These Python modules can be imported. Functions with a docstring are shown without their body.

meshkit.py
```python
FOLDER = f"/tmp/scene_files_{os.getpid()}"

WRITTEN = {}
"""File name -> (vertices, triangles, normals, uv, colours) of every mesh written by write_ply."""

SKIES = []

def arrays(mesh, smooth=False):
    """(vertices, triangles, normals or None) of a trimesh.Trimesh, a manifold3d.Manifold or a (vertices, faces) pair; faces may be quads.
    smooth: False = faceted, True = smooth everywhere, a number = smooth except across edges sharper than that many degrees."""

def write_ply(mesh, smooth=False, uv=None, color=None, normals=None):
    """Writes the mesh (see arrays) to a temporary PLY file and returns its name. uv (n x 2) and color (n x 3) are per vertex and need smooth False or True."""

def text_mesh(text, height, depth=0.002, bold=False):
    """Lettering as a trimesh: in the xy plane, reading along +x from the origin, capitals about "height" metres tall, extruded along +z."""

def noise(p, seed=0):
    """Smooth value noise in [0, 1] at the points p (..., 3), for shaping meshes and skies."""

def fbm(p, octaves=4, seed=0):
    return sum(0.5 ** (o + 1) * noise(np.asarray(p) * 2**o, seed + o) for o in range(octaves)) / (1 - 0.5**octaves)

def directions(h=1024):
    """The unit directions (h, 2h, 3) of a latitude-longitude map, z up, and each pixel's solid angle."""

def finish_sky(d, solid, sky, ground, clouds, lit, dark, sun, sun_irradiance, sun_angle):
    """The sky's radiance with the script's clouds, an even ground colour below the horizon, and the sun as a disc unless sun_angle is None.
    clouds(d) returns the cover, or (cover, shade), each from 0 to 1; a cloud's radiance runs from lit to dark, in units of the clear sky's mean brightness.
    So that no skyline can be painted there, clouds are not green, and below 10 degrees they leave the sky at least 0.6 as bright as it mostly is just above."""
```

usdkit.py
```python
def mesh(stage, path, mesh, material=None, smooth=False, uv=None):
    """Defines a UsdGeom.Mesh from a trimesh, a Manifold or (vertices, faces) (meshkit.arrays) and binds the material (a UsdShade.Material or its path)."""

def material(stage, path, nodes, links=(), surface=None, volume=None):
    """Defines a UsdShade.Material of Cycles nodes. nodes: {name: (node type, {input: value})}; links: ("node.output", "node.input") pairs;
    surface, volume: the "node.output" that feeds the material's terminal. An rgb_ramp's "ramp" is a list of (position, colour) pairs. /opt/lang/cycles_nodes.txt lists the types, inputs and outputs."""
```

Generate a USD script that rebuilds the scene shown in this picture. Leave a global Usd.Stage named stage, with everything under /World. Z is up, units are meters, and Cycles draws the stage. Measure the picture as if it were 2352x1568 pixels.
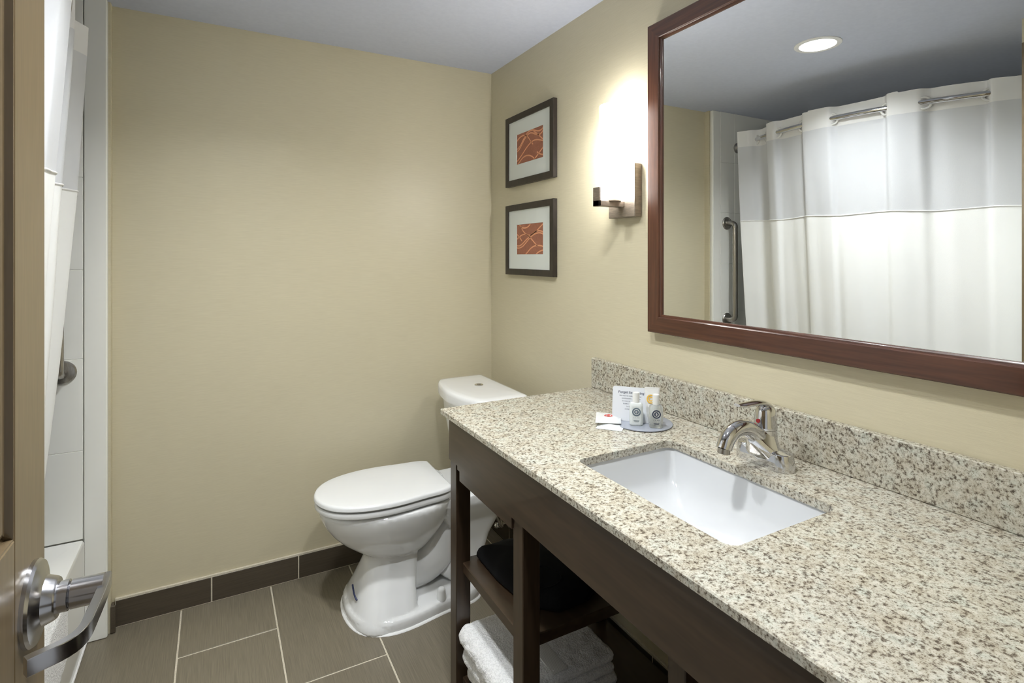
import math, random
import numpy as np
import trimesh
import manifold3d as m3
from shapely.geometry import Polygon, LineString, Point, box as sbox
from scipy.interpolate import CubicSpline, PchipInterpolator
import usdkit, meshkit
from pxr import Usd, UsdGeom, UsdLux, UsdShade, Gf, Sdf

random.seed(7)
rng = np.random.default_rng(7)
stage = Usd.Stage.CreateInMemory()
UsdGeom.SetStageUpAxis(stage, UsdGeom.Tokens.z)
UsdGeom.SetStageMetersPerUnit(stage, 1.0)
UsdGeom.Xform.Define(stage, '/World')
UsdGeom.Scope.Define(stage, '/World/Looks')

# ------------------------------------------------------------------ camera
cam = UsdGeom.Camera.Define(stage, '/World/camera')
cam.AddTranslateOp().Set(Gf.Vec3d(-1.2009, -2.415, 1.34))
cam.AddRotateXYZOp().Set(Gf.Vec3f(90, 0, -28.6135))
cam.CreateHorizontalApertureAttr(36.0)
cam.CreateVerticalApertureAttr(24.0)
cam.CreateFocalLengthAttr(36.0 * 1249.685 / 2352)
cam.CreateVerticalApertureOffsetAttr(-36.0 * (784 - 587.6) / 2352)
cam.CreateClippingRangeAttr(Gf.Vec2f(0.01, 50))
cam.CreateExposureAttr(0.25)

# daylight of the room behind the camera, coming in through the open doorway
dome = UsdLux.DomeLight.Define(stage, '/World/sky')
dome.CreateIntensityAttr(0.12)
dome.CreateColorAttr(Gf.Vec3f(0.95, 0.98, 1.0))

CAN_STRENGTH, SCONCE_STRENGTH, BULB_STRENGTH = 450.0, 33.0, 110.0

# ------------------------------------------------------------------ helpers
counts = {}


def uniq(parent, name):
    k = counts.get((parent, name), 0)
    counts[(parent, name)] = k + 1
    return f'{parent}/{name}' if k == 0 else f'{parent}/{name}_{k:03d}'


base_of = {'/World': np.zeros(3)}


def tag(path, label=None, cat=None, group=None, kind=None):
    p = stage.GetPrimAtPath(path)
    for k, v in (('label', label), ('category', cat), ('group', group), ('kind', kind)):
        if v:
            p.SetCustomDataByKey(k, v)
    return path


def thing(name, label=None, cat=None, loc=(0, 0, 0), group=None, kind=None):
    path = uniq('/World', name)
    x = UsdGeom.Xform.Define(stage, path)
    x.AddTranslateOp().Set(Gf.Vec3d(*map(float, loc)))
    base_of[path] = np.array(loc, float)
    return tag(path, label, cat, group, kind)


def part(parent, name, mesh, mat, smooth=30, label=None, kind=None):
    """One mesh in world coordinates, defined under its thing (or under a part of it, or on its own)."""
    path = uniq(parent, name)
    v, f, n = meshkit.arrays(mesh, smooth)
    b = base_of.get(parent, np.zeros(3))
    base_of[path] = b
    m = UsdGeom.Mesh.Define(stage, path)
    from pxr import Vt
    m.CreatePointsAttr(Vt.Vec3fArray.FromNumpy((v - b).astype(np.float32)))
    m.CreateFaceVertexCountsAttr(Vt.IntArray.FromNumpy(np.full(len(f), 3, np.int32)))
    m.CreateFaceVertexIndicesAttr(Vt.IntArray.FromNumpy(f.astype(np.int32).ravel()))
    m.CreateSubdivisionSchemeAttr('none')
    if n is not None:
        m.CreateNormalsAttr(Vt.Vec3fArray.FromNumpy(n.astype(np.float32)))
        m.SetNormalsInterpolation('vertex')
    UsdShade.MaterialBindingAPI.Apply(m.GetPrim()).Bind(mat)
    if label or kind:
        tag(path, label, None, None, kind)
    return path


def solo(name, mesh, mat, label, cat, smooth=30, group=None):
    return tag(part('/World', name, mesh, mat, smooth), label, cat, group)


def struct(name, mesh, mat, smooth=False):
    return tag(part('/World', name, mesh, mat, smooth), kind='structure')


def cat_(ms):
    return trimesh.util.concatenate([tm(m) for m in ms])


def tm(m):
    if isinstance(m, trimesh.Trimesh):
        return m
    mm = m.to_mesh()
    return trimesh.Trimesh(np.array(mm.vert_properties[:, :3]), np.array(mm.tri_verts), process=False)


def man(t):
    t = trimesh.Trimesh(t.vertices, t.faces, process=True)
    return m3.Manifold(m3.Mesh(np.asarray(t.vertices, np.float32), np.asarray(t.faces, np.uint32)))


def box(x0, x1, y0, y1, z0, z1, b=0.0):
    """Axis-aligned box with chamfered edges."""
    x0, x1 = min(x0, x1), max(x0, x1)
    y0, y1 = min(y0, y1), max(y0, y1)
    z0, z1 = min(z0, z1), max(z0, z1)
    if b <= 0:
        t = trimesh.creation.box([x1 - x0, y1 - y0, z1 - z0])
        t.apply_translation([(x0 + x1) / 2, (y0 + y1) / 2, (z0 + z1) / 2])
        return t
    pts = []
    for sx, x in ((1, x0), (-1, x1)):
        for sy, y in ((1, y0), (-1, y1)):
            for sz, z in ((1, z0), (-1, z1)):
                pts += [(x, y + sy * b, z + sz * b), (x + sx * b, y, z + sz * b), (x + sx * b, y + sy * b, z)]
    return tm(m3.Manifold.hull_points(np.array(pts, float)))


def loft(rings, cap0=True, cap1=True):
    rings = np.asarray(rings, float)
    k, n = rings.shape[:2]
    v = rings.reshape(-1, 3)
    f = []
    for i in range(k - 1):
        a = i * n + np.arange(n)
        b = i * n + (np.arange(n) + 1) % n
        f.append(np.stack([a, b, b + n], 1))
        f.append(np.stack([a, b + n, a + n], 1))
    f = np.vstack(f)
    v = list(v)
    for on, i in ((cap0, 0), (cap1, k - 1)):
        if on:
            c = len(v)
            v.append(rings[i].mean(0))
            a = i * n + np.arange(n)
            b = i * n + (np.arange(n) + 1) % n
            t = np.stack([a, b, np.full(n, c)], 1)
            f = np.vstack([f, t[:, ::-1] if i == 0 else t])
    t = trimesh.Trimesh(np.array(v), f, process=False)
    if cap0 and cap1 and t.volume < 0:
        t.invert()
    return t


def slab(outline, prof, axis='z'):
    """outline: (n,2) closed counter-clockwise; prof: [(inset, height), ...] from bottom to top."""
    o = np.asarray(outline, float)
    e = np.roll(o, -1, 0) - o
    e /= np.maximum(np.linalg.norm(e, axis=1, keepdims=True), 1e-12)
    nrm = np.stack([-e[:, 1], e[:, 0]], 1)
    nn = nrm + np.roll(nrm, 1, 0)
    nn /= np.maximum(np.linalg.norm(nn, axis=1, keepdims=True), 1e-9)
    c = o.mean(0)
    rmin = np.linalg.norm(o - c, axis=1).min()

    def inset(d):
        q = o + nn * min(d, .010)
        return c + (q - c) * (1 - max(0, d - .010) / rmin)
    return loft([np.column_stack([inset(d), np.full(len(o), z)]) for d, z in prof])


def rrect(x0, x1, y0, y1, r, n=6):
    pts = []
    for cx, cy, a0 in ((x1 - r, y1 - r, 0), (x0 + r, y1 - r, 90), (x0 + r, y0 + r, 180), (x1 - r, y0 + r, 270)):
        for k in range(n + 1):
            a = math.radians(a0 + 90 * k / n)
            pts.append((cx + r * math.cos(a), cy + r * math.sin(a)))
    return np.array(pts)


def tube(path, r, n=14, caps=True, flat=1.0, up=(0, 0, 1)):
    """Sweep a circle (or ellipse: flat scales the second axis) along a path; r may vary."""
    p = np.asarray(path, float)
    r = np.broadcast_to(np.asarray(r, float), (len(p),))
    t = np.gradient(p, axis=0)
    t /= np.linalg.norm(t, axis=1, keepdims=True)
    ref = np.array(up, float)
    if abs(t[0] @ ref) > 0.95:
        ref = np.array([1.0, 0, 0])
    a = np.cross(t[0], ref)
    a /= np.linalg.norm(a)
    rings = []
    for i in range(len(p)):
        a = a - t[i] * (a @ t[i])
        a /= np.linalg.norm(a)
        b = np.cross(t[i], a)
        th = np.linspace(0, 2 * math.pi, n, endpoint=False)
        rings.append(p[i] + r[i] * (np.outer(np.cos(th), a) + flat * np.outer(np.sin(th), b)))
    return loft(rings, caps, caps)


def spline(pts, n=40):
    pts = np.asarray(pts, float)
    s = np.r_[0, np.cumsum(np.linalg.norm(np.diff(pts, axis=0), axis=1))]
    return CubicSpline(s, pts)(np.linspace(0, s[-1], n))


def lathe(prof, center, axis='z', n=32):
    """prof: (r, h) pairs; axis: 'z', '-x' (out of the right wall) or '+x', '-z'."""
    th = np.linspace(0, 2 * math.pi, n, endpoint=False)
    rings = []
    for r, h in prof:
        c, s = r * np.cos(th), r * np.sin(th)
        if axis == 'z':
            q = np.column_stack([c, s, np.full(n, h)])
        elif axis == '-x':
            q = np.column_stack([np.full(n, -h), s, c])
        elif axis == '+x':
            q = np.column_stack([np.full(n, h), c, s])
        elif axis == '-y':
            q = np.column_stack([c, np.full(n, -h), s])
        rings.append(q + np.asarray(center, float))
    return loft(rings)


def extrude(poly, h):
    return trimesh.creation.extrude_polygon(poly, h, engine='earcut')


def ell(*p):
    return p


# ------------------------------------------------------------------ materials
def M(name, nodes, links=(), surface='p.BSDF'):
    return usdkit.material(stage, '/World/Looks/' + name, nodes, links, surface)


def plain(name, col, rough=0.5, metal=0.0, **kw):
    return M(name, {'p': ('principled_bsdf', {'base_color': col, 'roughness': rough, 'metallic': metal, **kw})})


def noisy(name, c0, c1, scale, rough=0.5, detail=3, lo=0.35, hi=0.65, bump=0.0, bscale=None, metal=0.0, dist=0.002, **kw):
    nodes = {'g': ('geometry', {}), 'm': ('mapping', {'scale': scale if np.ndim(scale) else (scale,) * 3}),
             'n': ('noise_texture', {'scale': 1.0, 'detail': detail, 'roughness': 0.6}),
             'r': ('rgb_ramp', {'ramp': [(lo, c0), (hi, c1)]}),
             'p': ('principled_bsdf', {'roughness': rough, 'metallic': metal, **kw})}
    links = [('g.position', 'm.vector'), ('m.vector', 'n.vector'), ('n.fac', 'r.fac'), ('r.color', 'p.base_color')]
    if bump:
        nodes['b'] = ('bump', {'strength': bump, 'distance': dist})
        if bscale is not None:
            nodes['m2'] = ('mapping', {'scale': bscale if np.ndim(bscale) else (bscale,) * 3})
            nodes['n2'] = ('noise_texture', {'scale': 1.0, 'detail': 2})
            links += [('g.position', 'm2.vector'), ('m2.vector', 'n2.vector'), ('n2.fac', 'b.height')]
        else:
            links += [('n.fac', 'b.height')]
        links += [('b.normal', 'p.normal')]
    return M(name, nodes, links)


wallpaper = noisy('wallpaper', (.59, .535, .380), (.64, .585, .422), (14, 14, 420), .40, 4, .3, .7, .25, (60, 60, 900), dist=.0006)
ceiling_paint = noisy('ceiling_paint', (.57, .61, .735), (.60, .64, .765), 60, .8, 3, bump=.08, bscale=350)
white_panel = plain('white_surround', (.89, .89, .84), .22, coat_weight=.2)
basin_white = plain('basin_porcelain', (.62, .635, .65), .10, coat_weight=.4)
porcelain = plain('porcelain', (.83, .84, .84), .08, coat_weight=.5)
seat_plastic = plain('seat_plastic', (.82, .83, .83), .22)
tub_white = plain('tub_enamel', (.82, .82, .79), .15)
caulk = plain('caulk', (.84, .84, .83), .5)
grout = noisy('grout', (.58, .53, .42), (.68, .62, .50), 200, .9)
tile_mats = [noisy(f'floor_tile_{i}', tuple(k * c for c in (.150, .128, .090)), tuple(k * c for c in (.235, .205, .150)), (330, 9, 50), .38, 4, .25, .75, .1, dist=.0005)
             for i, k in enumerate((0.95, 1.0, 1.06))]
skirt_tile = noisy('skirting_tile', (.062, .048, .033), (.092, .073, .050), (9, 330, 330), .42, 4, .25, .75)
espresso = noisy('espresso_wood', (.032, .0195, .0110), (.056, .0345, .0200), (40, 6, 60), .30, 4, .3, .7, coat_weight=.15)
espresso_v = noisy('espresso_wood_upright', (.032, .0195, .0110), (.056, .0345, .0200), (60, 60, 6), .30, 4, .3, .7, coat_weight=.15)
mahogany = noisy('mahogany_h', (.050, .017, .009), (.095, .036, .019), (90, 7, 130), .28, 5, .3, .7, coat_weight=.2)
mahogany_v = noisy('mahogany_v', (.060, .021, .011), (.105, .041, .022), (90, 130, 7), .28, 5, .3, .7, coat_weight=.2)
art_wood = noisy('art_frame_wood', (.018, .013, .010), (.030, .022, .016), (80, 80, 30), .38)
mat_board = plain('mat_board', (.72, .75, .70), .8)
print_red = noisy('print_terracotta', (.33, .125, .072), (.38, .15, .088), 120, .7)
print_line = plain('print_lines', (.78, .36, .19), .7)
mirror_mat = plain('mirror_glass', (.90, .915, .91), 0.0, 1.0)
chrome = plain('chrome', (.68, .68, .69), .06, 1.0)
brushed = noisy('brushed_steel', (.36, .34, .31), (.47, .45, .42), (500, 500, 20), .27, metal=1.0)
lever_steel = plain('lever_steel', (.50, .50, .52), .20, 1.0)
bronze = noisy('bronze_metal', (.20, .165, .13), (.27, .225, .18), (30, 30, 200), .36, metal=.45)
door_paint = noisy('door_paint', (.145, .104, .055), (.172, .125, .069), (160, 160, 12), .30, 3, .3, .7, coat_weight=.2)
door_edge_red = plain('door_latch_edge', (.14, .05, .025), .5)
black_cloth = noisy('black_fabric', (.004, .004, .0045), (.007, .007, .0075), 400, .9, specular_ior_level=.15, bump=.3, bscale=900, dist=.0006)
rubber_black = plain('rubber_black', (.02, .02, .02), .5)
red_dot = plain('red_dot', (.45, .02, .03), .3)
paper_white = plain('paper_white', (.70, .72, .755), .6)
ink = plain('ink_navy', (.03, .04, .075), .6)
ink_grey = plain('ink_grey_blue', (.10, .14, .18), .6)
gold = plain('logo_gold', (.80, .48, .07), .5)
logo_red = plain('logo_red', (.62, .06, .05), .5)
cap_white = plain('cap_white', (.76, .76, .74), .3)
sachet_mat = plain('sachet_film', (.66, .68, .68), .3)
blue_mark = plain('blue_mark', (.02, .03, .10), .5)
jamb_paint = plain('jamb_paint', (.15, .11, .065), .35)

granite = M('granite', {
    'g': ('geometry', {}),
    'n1': ('noise_texture', {'scale': 175.0, 'detail': 3.0, 'roughness': .55}),
    'r1': ('rgb_ramp', {'ramp': [(.315, (.105, .090, .072)), (.39, (.235, .208, .172)), (.445, (.425, .405, .35)), (.54, (.54, .525, .46)), (.68, (.62, .605, .55))]}),
    'n2': ('noise_texture', {'scale': 42.0, 'detail': 2.0}),
    'r2': ('rgb_ramp', {'ramp': [(.35, (.86, .815, .74)), (.55, (1, .99, .95)), (.75, (.93, .98, .96))]}),
    'n3': ('noise_texture', {'scale': 430.0, 'detail': 1.0}),
    'r3': ('rgb_ramp', {'ramp': [(.30, (.42, .36, .29)), (.42, (1, 1, 1))]}),
    'x1': ('mix_color', {'blend_type': 'multiply', 'fac': 1.0}),
    'x2': ('mix_color', {'blend_type': 'multiply', 'fac': 0.8}),
    'p': ('principled_bsdf', {'roughness': .16, 'specular_ior_level': .5}),
}, [('g.position', 'n1.vector'), ('g.position', 'n2.vector'), ('g.position', 'n3.vector'), ('n1.fac', 'r1.fac'), ('n2.fac', 'r2.fac'), ('n3.fac', 'r3.fac'),
    ('r1.color', 'x1.a'), ('r2.color', 'x1.b'), ('x1.result', 'x2.a'), ('r3.color', 'x2.b'), ('x2.result', 'p.base_color')])

terry = M('terry_towel', {
    'g': ('geometry', {}),
    'n': ('noise_texture', {'scale': 210.0, 'detail': 3.0}),
    'r': ('rgb_ramp', {'ramp': [(.28, (.70, .70, .695)), (.6, (.88, .88, .875))]}),
    'b': ('bump', {'strength': 1.0, 'distance': .0045}),
    'p': ('principled_bsdf', {'roughness': .95, 'sheen_weight': .3, 'specular_ior_level': .1}),
}, [('g.position', 'n.vector'), ('n.fac', 'r.fac'), ('r.color', 'p.base_color'), ('n.fac', 'b.height'), ('b.normal', 'p.normal')])
woven = M('woven_band', {
    'g': ('geometry', {}),
    'w': ('wave_texture', {'wave_type': 'bands', 'bands_direction': 'y', 'scale': 90.0}),
    'r': ('rgb_ramp', {'ramp': [(0, (.52, .51, .49)), (1, (.74, .73, .71))]}),
    'p': ('principled_bsdf', {'roughness': .9, 'specular_ior_level': .1}),
}, [('g.position', 'w.vector'), ('w.color', 'r.fac'), ('r.color', 'p.base_color')])


def cloth(name, col, trans, clear=0.0, bscale=(1200, 1200, 1200)):
    nodes = {'g': ('geometry', {}), 'm': ('mapping', {'scale': bscale}), 'n': ('noise_texture', {'scale': 1.0, 'detail': 2}),
             'b': ('bump', {'strength': .25, 'distance': .0006}),
             'd': ('principled_bsdf', {'base_color': col, 'roughness': .75, 'specular_ior_level': .25}),
             't': ('translucent_bsdf', {'color': col}), 'mx': ('mix_closure', {'fac': trans})}
    links = [('g.position', 'm.vector'), ('m.vector', 'n.vector'), ('n.fac', 'b.height'), ('b.normal', 'd.normal'), ('d.BSDF', 'mx.closure1'), ('t.BSDF', 'mx.closure2')]
    surf = 'mx.closure'
    if clear:
        nodes['c'] = ('transparent_bsdf', {'color': (1, 1, 1)})
        nodes['mc'] = ('mix_closure', {'fac': clear})
        links += [('mx.closure', 'mc.closure1'), ('c.BSDF', 'mc.closure2')]
        surf = 'mc.closure'
    return M(name, nodes, links, surf)


curtain_cloth = cloth('curtain_fabric', (.90, .91, .90), .05, bscale=(300, 300, 260))
curtain_sheer = cloth('curtain_sheer', (.75, .765, .79), .15, .08, (2500, 2500, 60))
curtain_head = cloth('curtain_header', (.86, .86, .85), .08)

bottle_liquid = plain('bottle_clear', (.93, .96, .95), .05, transmission_weight=.85, ior=1.4)
bottle_milky = plain('bottle_milky', (.84, .88, .87), .15, transmission_weight=.25, ior=1.4)
tray_glass = plain('tray_glass', (.42, .45, .52), .08, transmission_weight=.25, ior=1.45)
shade_mat = M('opal_shade', {'e': ('emission', {'color': (1.0, .985, .955), 'strength': SCONCE_STRENGTH})}, (), 'e.emission')
bulb_mat = M('bulb', {'e': ('emission', {'color': (1.0, .96, .90), 'strength': BULB_STRENGTH})}, (), 'e.emission')
can_mat = M('can_lens', {'e': ('emission', {'color': (.96, .985, 1.0), 'strength': CAN_STRENGTH})}, (), 'e.emission')

# ------------------------------------------------------------------ room shell
H = 2.2407
JX, NY = -1.527, -0.035          # the nib beside the tub
TX = -1.5957                     # tub front
AX = -2.35                       # alcove long wall
AN, AF = -1.500, -0.055          # alcove ends (near, far)
struct('wall_back', cat_([box(-1.60, 0.12, 0, .12, -.1, H + .1), box(-1.60, JX, NY, 0, 0, H)]), wallpaper)
struct('wall_right', box(0, .12, -2.75, 0.0, -.1, H + .1), wallpaper)
struct('wall_left', cat_([box(-1.65, JX, -2.40, -1.528, -.1, H), box(AX - .12, -1.61, -1.62, AN - .012, -.1, H)]), wallpaper)
struct('wall_front', cat_([box(-1.75, -1.435, -2.52, -2.40, -.1, H), box(-.60, .0, -2.52, -2.40, -.1, H), box(-1.435, -.60, -2.52, -2.40, 2.13, H)]), wallpaper)
CANS, CNR = [(-1.088, -1.004), (-.80, -1.64)], .072  # the second can is out of view, placed to light the counter
struct('ceiling', tm(man(box(AX - .2, .12, -2.60, .12, H, H + .1)) - m3.Manifold.cylinder(.3, CNR, CNR, 64).translate([*CANS[0], H - .1]) - m3.Manifold.cylinder(.3, CNR, CNR, 64).translate([*CANS[1], H - .1])), ceiling_paint)
tr = thing('trim_1', kind='structure', loc=(-1.0, -2.46, 0))
for x0, x1 in ((-1.435, -1.415), (-.62, -.60)):
    part(tr, 'jamb', box(x0, x1, -2.54, -2.38, 0, 2.11, .002), jamb_paint)
part(tr, 'head_jamb', box(-1.435, -.60, -2.54, -2.38, 2.11, 2.13, .002), jamb_paint)

# floor: 12 x 24 inch tiles in half bond, long side along y
fl = thing('floor', kind='structure', loc=(0, 0, 0))
part(fl, 'grout_bed', box(-2.5, .1, -2.75, .1, -.06, -.0016), grout, False)
G = .0028
xs = [-1.593, -1.313, -1.003, -.692, -.381, -.070, 0.0]
for c in range(6):
    x0, x1 = xs[c], xs[c + 1]
    first = [-.290, -.598, -.290, -.605, -.290, -.605][(c + 1) % 2 if c else 1]
    off = -.605 if c in (0, 2, 4) else -.290
    if c == 0:
        off = -.60
    ys = [0.0]
    y = off
    while y > -2.7:
        ys.append(y)
        y -= .622
    ys.append(-2.72)
    for k in range(len(ys) - 1):
        y1, y0 = ys[k], ys[k + 1]
        if y1 - y0 < .03:
            continue
        part(fl, 'tile', box(x0 + G, x1 - G, y0 + G, y1 - G, -.012, 0, .0009), tile_mats[(c * 5 + k * 3) % 3], False)

# skirting tiles
bb = thing('baseboard_back', kind='structure', loc=(-.75, 0, 0))
part(bb, 'grout_line', box(-1.518, -.002, -.0098, 0, .0005, .1045, .0010), grout, False)
xj = [-1.518, -1.213, -.897, -.585, -.273, -.011]
for i in range(5):
    part(bb, 'tile', box(xj[i] + .0018, xj[i + 1] - .0018, -.0105, -.001, .003, .0972, .0012), skirt_tile, False)
part(bb, 'tile', box(-1.5265, -1.512, -.0435, -.0355, .003, .0972, .0010), skirt_tile, False)
part(bb, 'tile', box(-1.5268, -1.5185, -.034, -.0115, .003, .0972, .0010), skirt_tile, False)
br = thing('baseboard_right', kind='structure', loc=(0, -1.2, 0))
part(br, 'grout_line', box(-.0098, 0, -2.39, -.011, .0005, .1045, .0010), grout, False)
yj = [-.011] + [-.205 - .312 * k for k in range(8)]
for i in range(len(yj) - 1):
    if yj[i] < -2.36:
        break
    part(br, 'tile', box(-.0105, -.001, max(yj[i + 1], -2.395) + .0018, yj[i] - .0018, .003, .0972, .0012), skirt_tile, False)

# ------------------------------------------------------------------ tub alcove
wl = thing('wall_alcove_back', kind='structure', loc=(-2.0, 0, 0))
part(wl, 'backing', box(AX - .12, -1.60, AF + .008, .12, -.1, H), white_panel, False)
part(wl, 'trim_strip', box(-1.600, -1.5335, -.060, NY - .0005, 0, H, .004), white_panel)
ws = thing('wall_alcove_left', kind='structure', loc=(AX, -.75, 0))
part(ws, 'backing', box(AX - .12, AX - .008, AN - .1, .12, -.1, H), white_panel, False)
wn = thing('wall_alcove_front', kind='structure', loc=(-2.0, AN, 0))
zt = [.3635, .669, .985, 1.292, 1.611, 1.925, H]
xs2 = [AX + .002, -2.04, -1.73, -1.6015]
for k in range(6):
    for j in range(3):
        part(wl, 'tile', box(xs2[j] + .0002, xs2[j + 1] - .0002, AF - .0045, AF + .010, zt[k] + .0002, zt[k + 1] - .0002, .0014), white_panel)
    part(ws, 'panel', box(AX - .010, AX + .002, AN, AF - .006, zt[k] + .001, zt[k + 1] - .001, .002), white_panel)
    part(wn, 'panel', box(AX + .004, -1.615, AN - .012, AN - .001, zt[k] + .001, zt[k + 1] - .001, .002), white_panel)

tub = thing('bathtub', 'white alcove bathtub behind the shower curtain at the left', 'bathtub', ((AX + TX) / 2, (AN + AF) / 2, 0))
ox0, ox1, oy0, oy1 = AX + .004, TX, AN + .001, AF - .0046
outer = rrect(ox0, ox1, oy0, oy1, .006)
rr = []
for d, z in ((0, 0), (0, .352), (.004, .361), (.010, .364)):
    rr.append(np.column_stack([rrect(ox0 + d, ox1 - d, oy0 + d, oy1 - d, .008), np.full(28, z)]))
for d, z in ((.070, .364), (.080, .358), (.10, .30), (.13, .14), (.16, .085), (.22, .075)):
    rr.append(np.column_stack([rrect(ox0 + d, ox1 - d, oy0 + d, oy1 - d, .10), np.full(28, z)]))
part(tub, 'tub_shell', loft(rr), tub_white)
part(tub, 'caulk_line', box(TX - .001, TX + .006, oy0, oy1, 0, .006, .002), caulk)

# grab bar on the alcove end wall
gb = thing('grab_bar', 'vertical brushed steel grab bar on the white alcove wall', 'grab bar', (-1.668, AF - .004, 1.23))
gy = AF - .005
P = [(-1.657, gy, 1.545), (-1.657, gy - .030, 1.545), (-1.657, gy - .055, 1.535), (-1.657, gy - .062, 1.508)]
top = spline(P, 14)
bot = top.copy()
bot[:, 2] = .943 + (1.545 - bot[:, 2])
path = np.vstack([top, [[-1.657, gy - .0625, z] for z in np.linspace(1.49, 1.0, 8)], bot[::-1]])
part(gb, 'bar', tube(path, .0165, 18), brushed)
for z in (1.545, .943):
    part(gb, 'flange', lathe([(0.002, 0), (.040, 0), (.040, .004), (.036, .009), (.024, .012), (.017, .013)], (-1.657, gy + .001, z), '-y'), brushed)

# curved shower rod
def rod_x(y):
    return -1.7527 + .218 * (1 - ((y + .755) / .70) ** 2)

ROD_Z = 2.025
rod = thing('shower_rod', 'curved chrome shower rod carrying the white curtain', 'shower rod', (-1.6, -.755, ROD_Z))
yy = np.linspace(AF - .004, AN + .001, 60)
part(rod, 'rod', tube([(rod_x(y), y, ROD_Z) for y in yy], .0125, 18), chrome)
part(rod, 'flange', lathe([(.002, 0), (.032, 0), (.032, .006), (.020, .018), (.0135, .03)], (rod_x(AF), AF - .004, ROD_Z), '-y'), brushed)
part(rod, 'flange', lathe([(.002, 0), (.032, 0), (.032, -.006), (.020, -.018), (.0135, -.03)], (rod_x(AN), AN + .001, ROD_Z), '-y'), brushed)

# shower curtain: weaves in front of and behind the rod at its built-in rings
slots = [(-.29, -.39), (-.475, -.635), (-.80, -1.03), (-1.165, -1.365)]


def weave(y):
    o = .020
    for a, b in slots:
        s = 1 / (1 + math.exp(-(a - y) / .006)) * 1 / (1 + math.exp(-(y - b) / .006))
        o -= .040 * s
    return o


def curtain_x(y, z):
    t = np.clip((2.0 - z) / 1.65, 0, 1)
    x = rod_x(y) + weave(y) * (1 - .45 * min(1, t * 3))
    fold = .013 * math.sin(y * 13.5 + 1.1) + .0055 * math.sin(y * 31 + 2.5 + t) + .0018 * math.sin(y * 75 + 3 * t)
    x += fold * min(1.0, .25 + t * 1.5)
    x -= .095 * t ** 1.1 * (.4 + .6 * math.exp(-((y + .2) / .5) ** 2)) + .030 * t
    if y > -.33:                                   # the leading edge stands forward of the bowed rod
        w = (y + .33) / .115
        w = w * w * (3 - 2 * w) if w < 1 else 1
        xe = np.interp(z, [.2, .45, 1.0, 1.54, 2.0, 2.1], [-1.722, -1.694, -1.636, -1.590, -1.562, -1.558])
        x = x * (1 - w) + (xe + .004 * math.sin(y * 60 + 2 * t)) * w
    return x


Y0, Y1 = -.215, -1.488
ny = 300


def sheet(z0, z1, nz, off=0.0):
    v = np.zeros((nz, ny, 3))
    for i, s in enumerate(np.linspace(0, 1, nz)):
        for j, q in enumerate(np.linspace(0, 1, ny)):
            y = Y0 + (Y1 - Y0) * q
            za = z0(y) if callable(z0) else z0
            zb = z1(y) if callable(z1) else z1
            z = za + (zb - za) * s
            ys = y + (.045 * max(0, (1.6 - z)) if False else 0)
            v[i, j] = (curtain_x(y, z) + off, ys, z)
    a = np.arange(nz * ny).reshape(nz, ny)
    q = np.stack([a[:-1, :-1], a[1:, :-1], a[1:, 1:], a[:-1, 1:]], -1).reshape(-1, 4)
    f = np.vstack([q[:, [0, 1, 2]], q[:, [0, 2, 3]]])
    return trimesh.Trimesh(v.reshape(-1, 3), f, process=False)


def zt_(y):
    return 2.082 + .006 * math.sin(y * 9) + (.012 if -.68 > y > -1.08 else 0) * .5


def zb_(y):
    return 1.545 + .004 * math.sin(y * 17)


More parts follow.
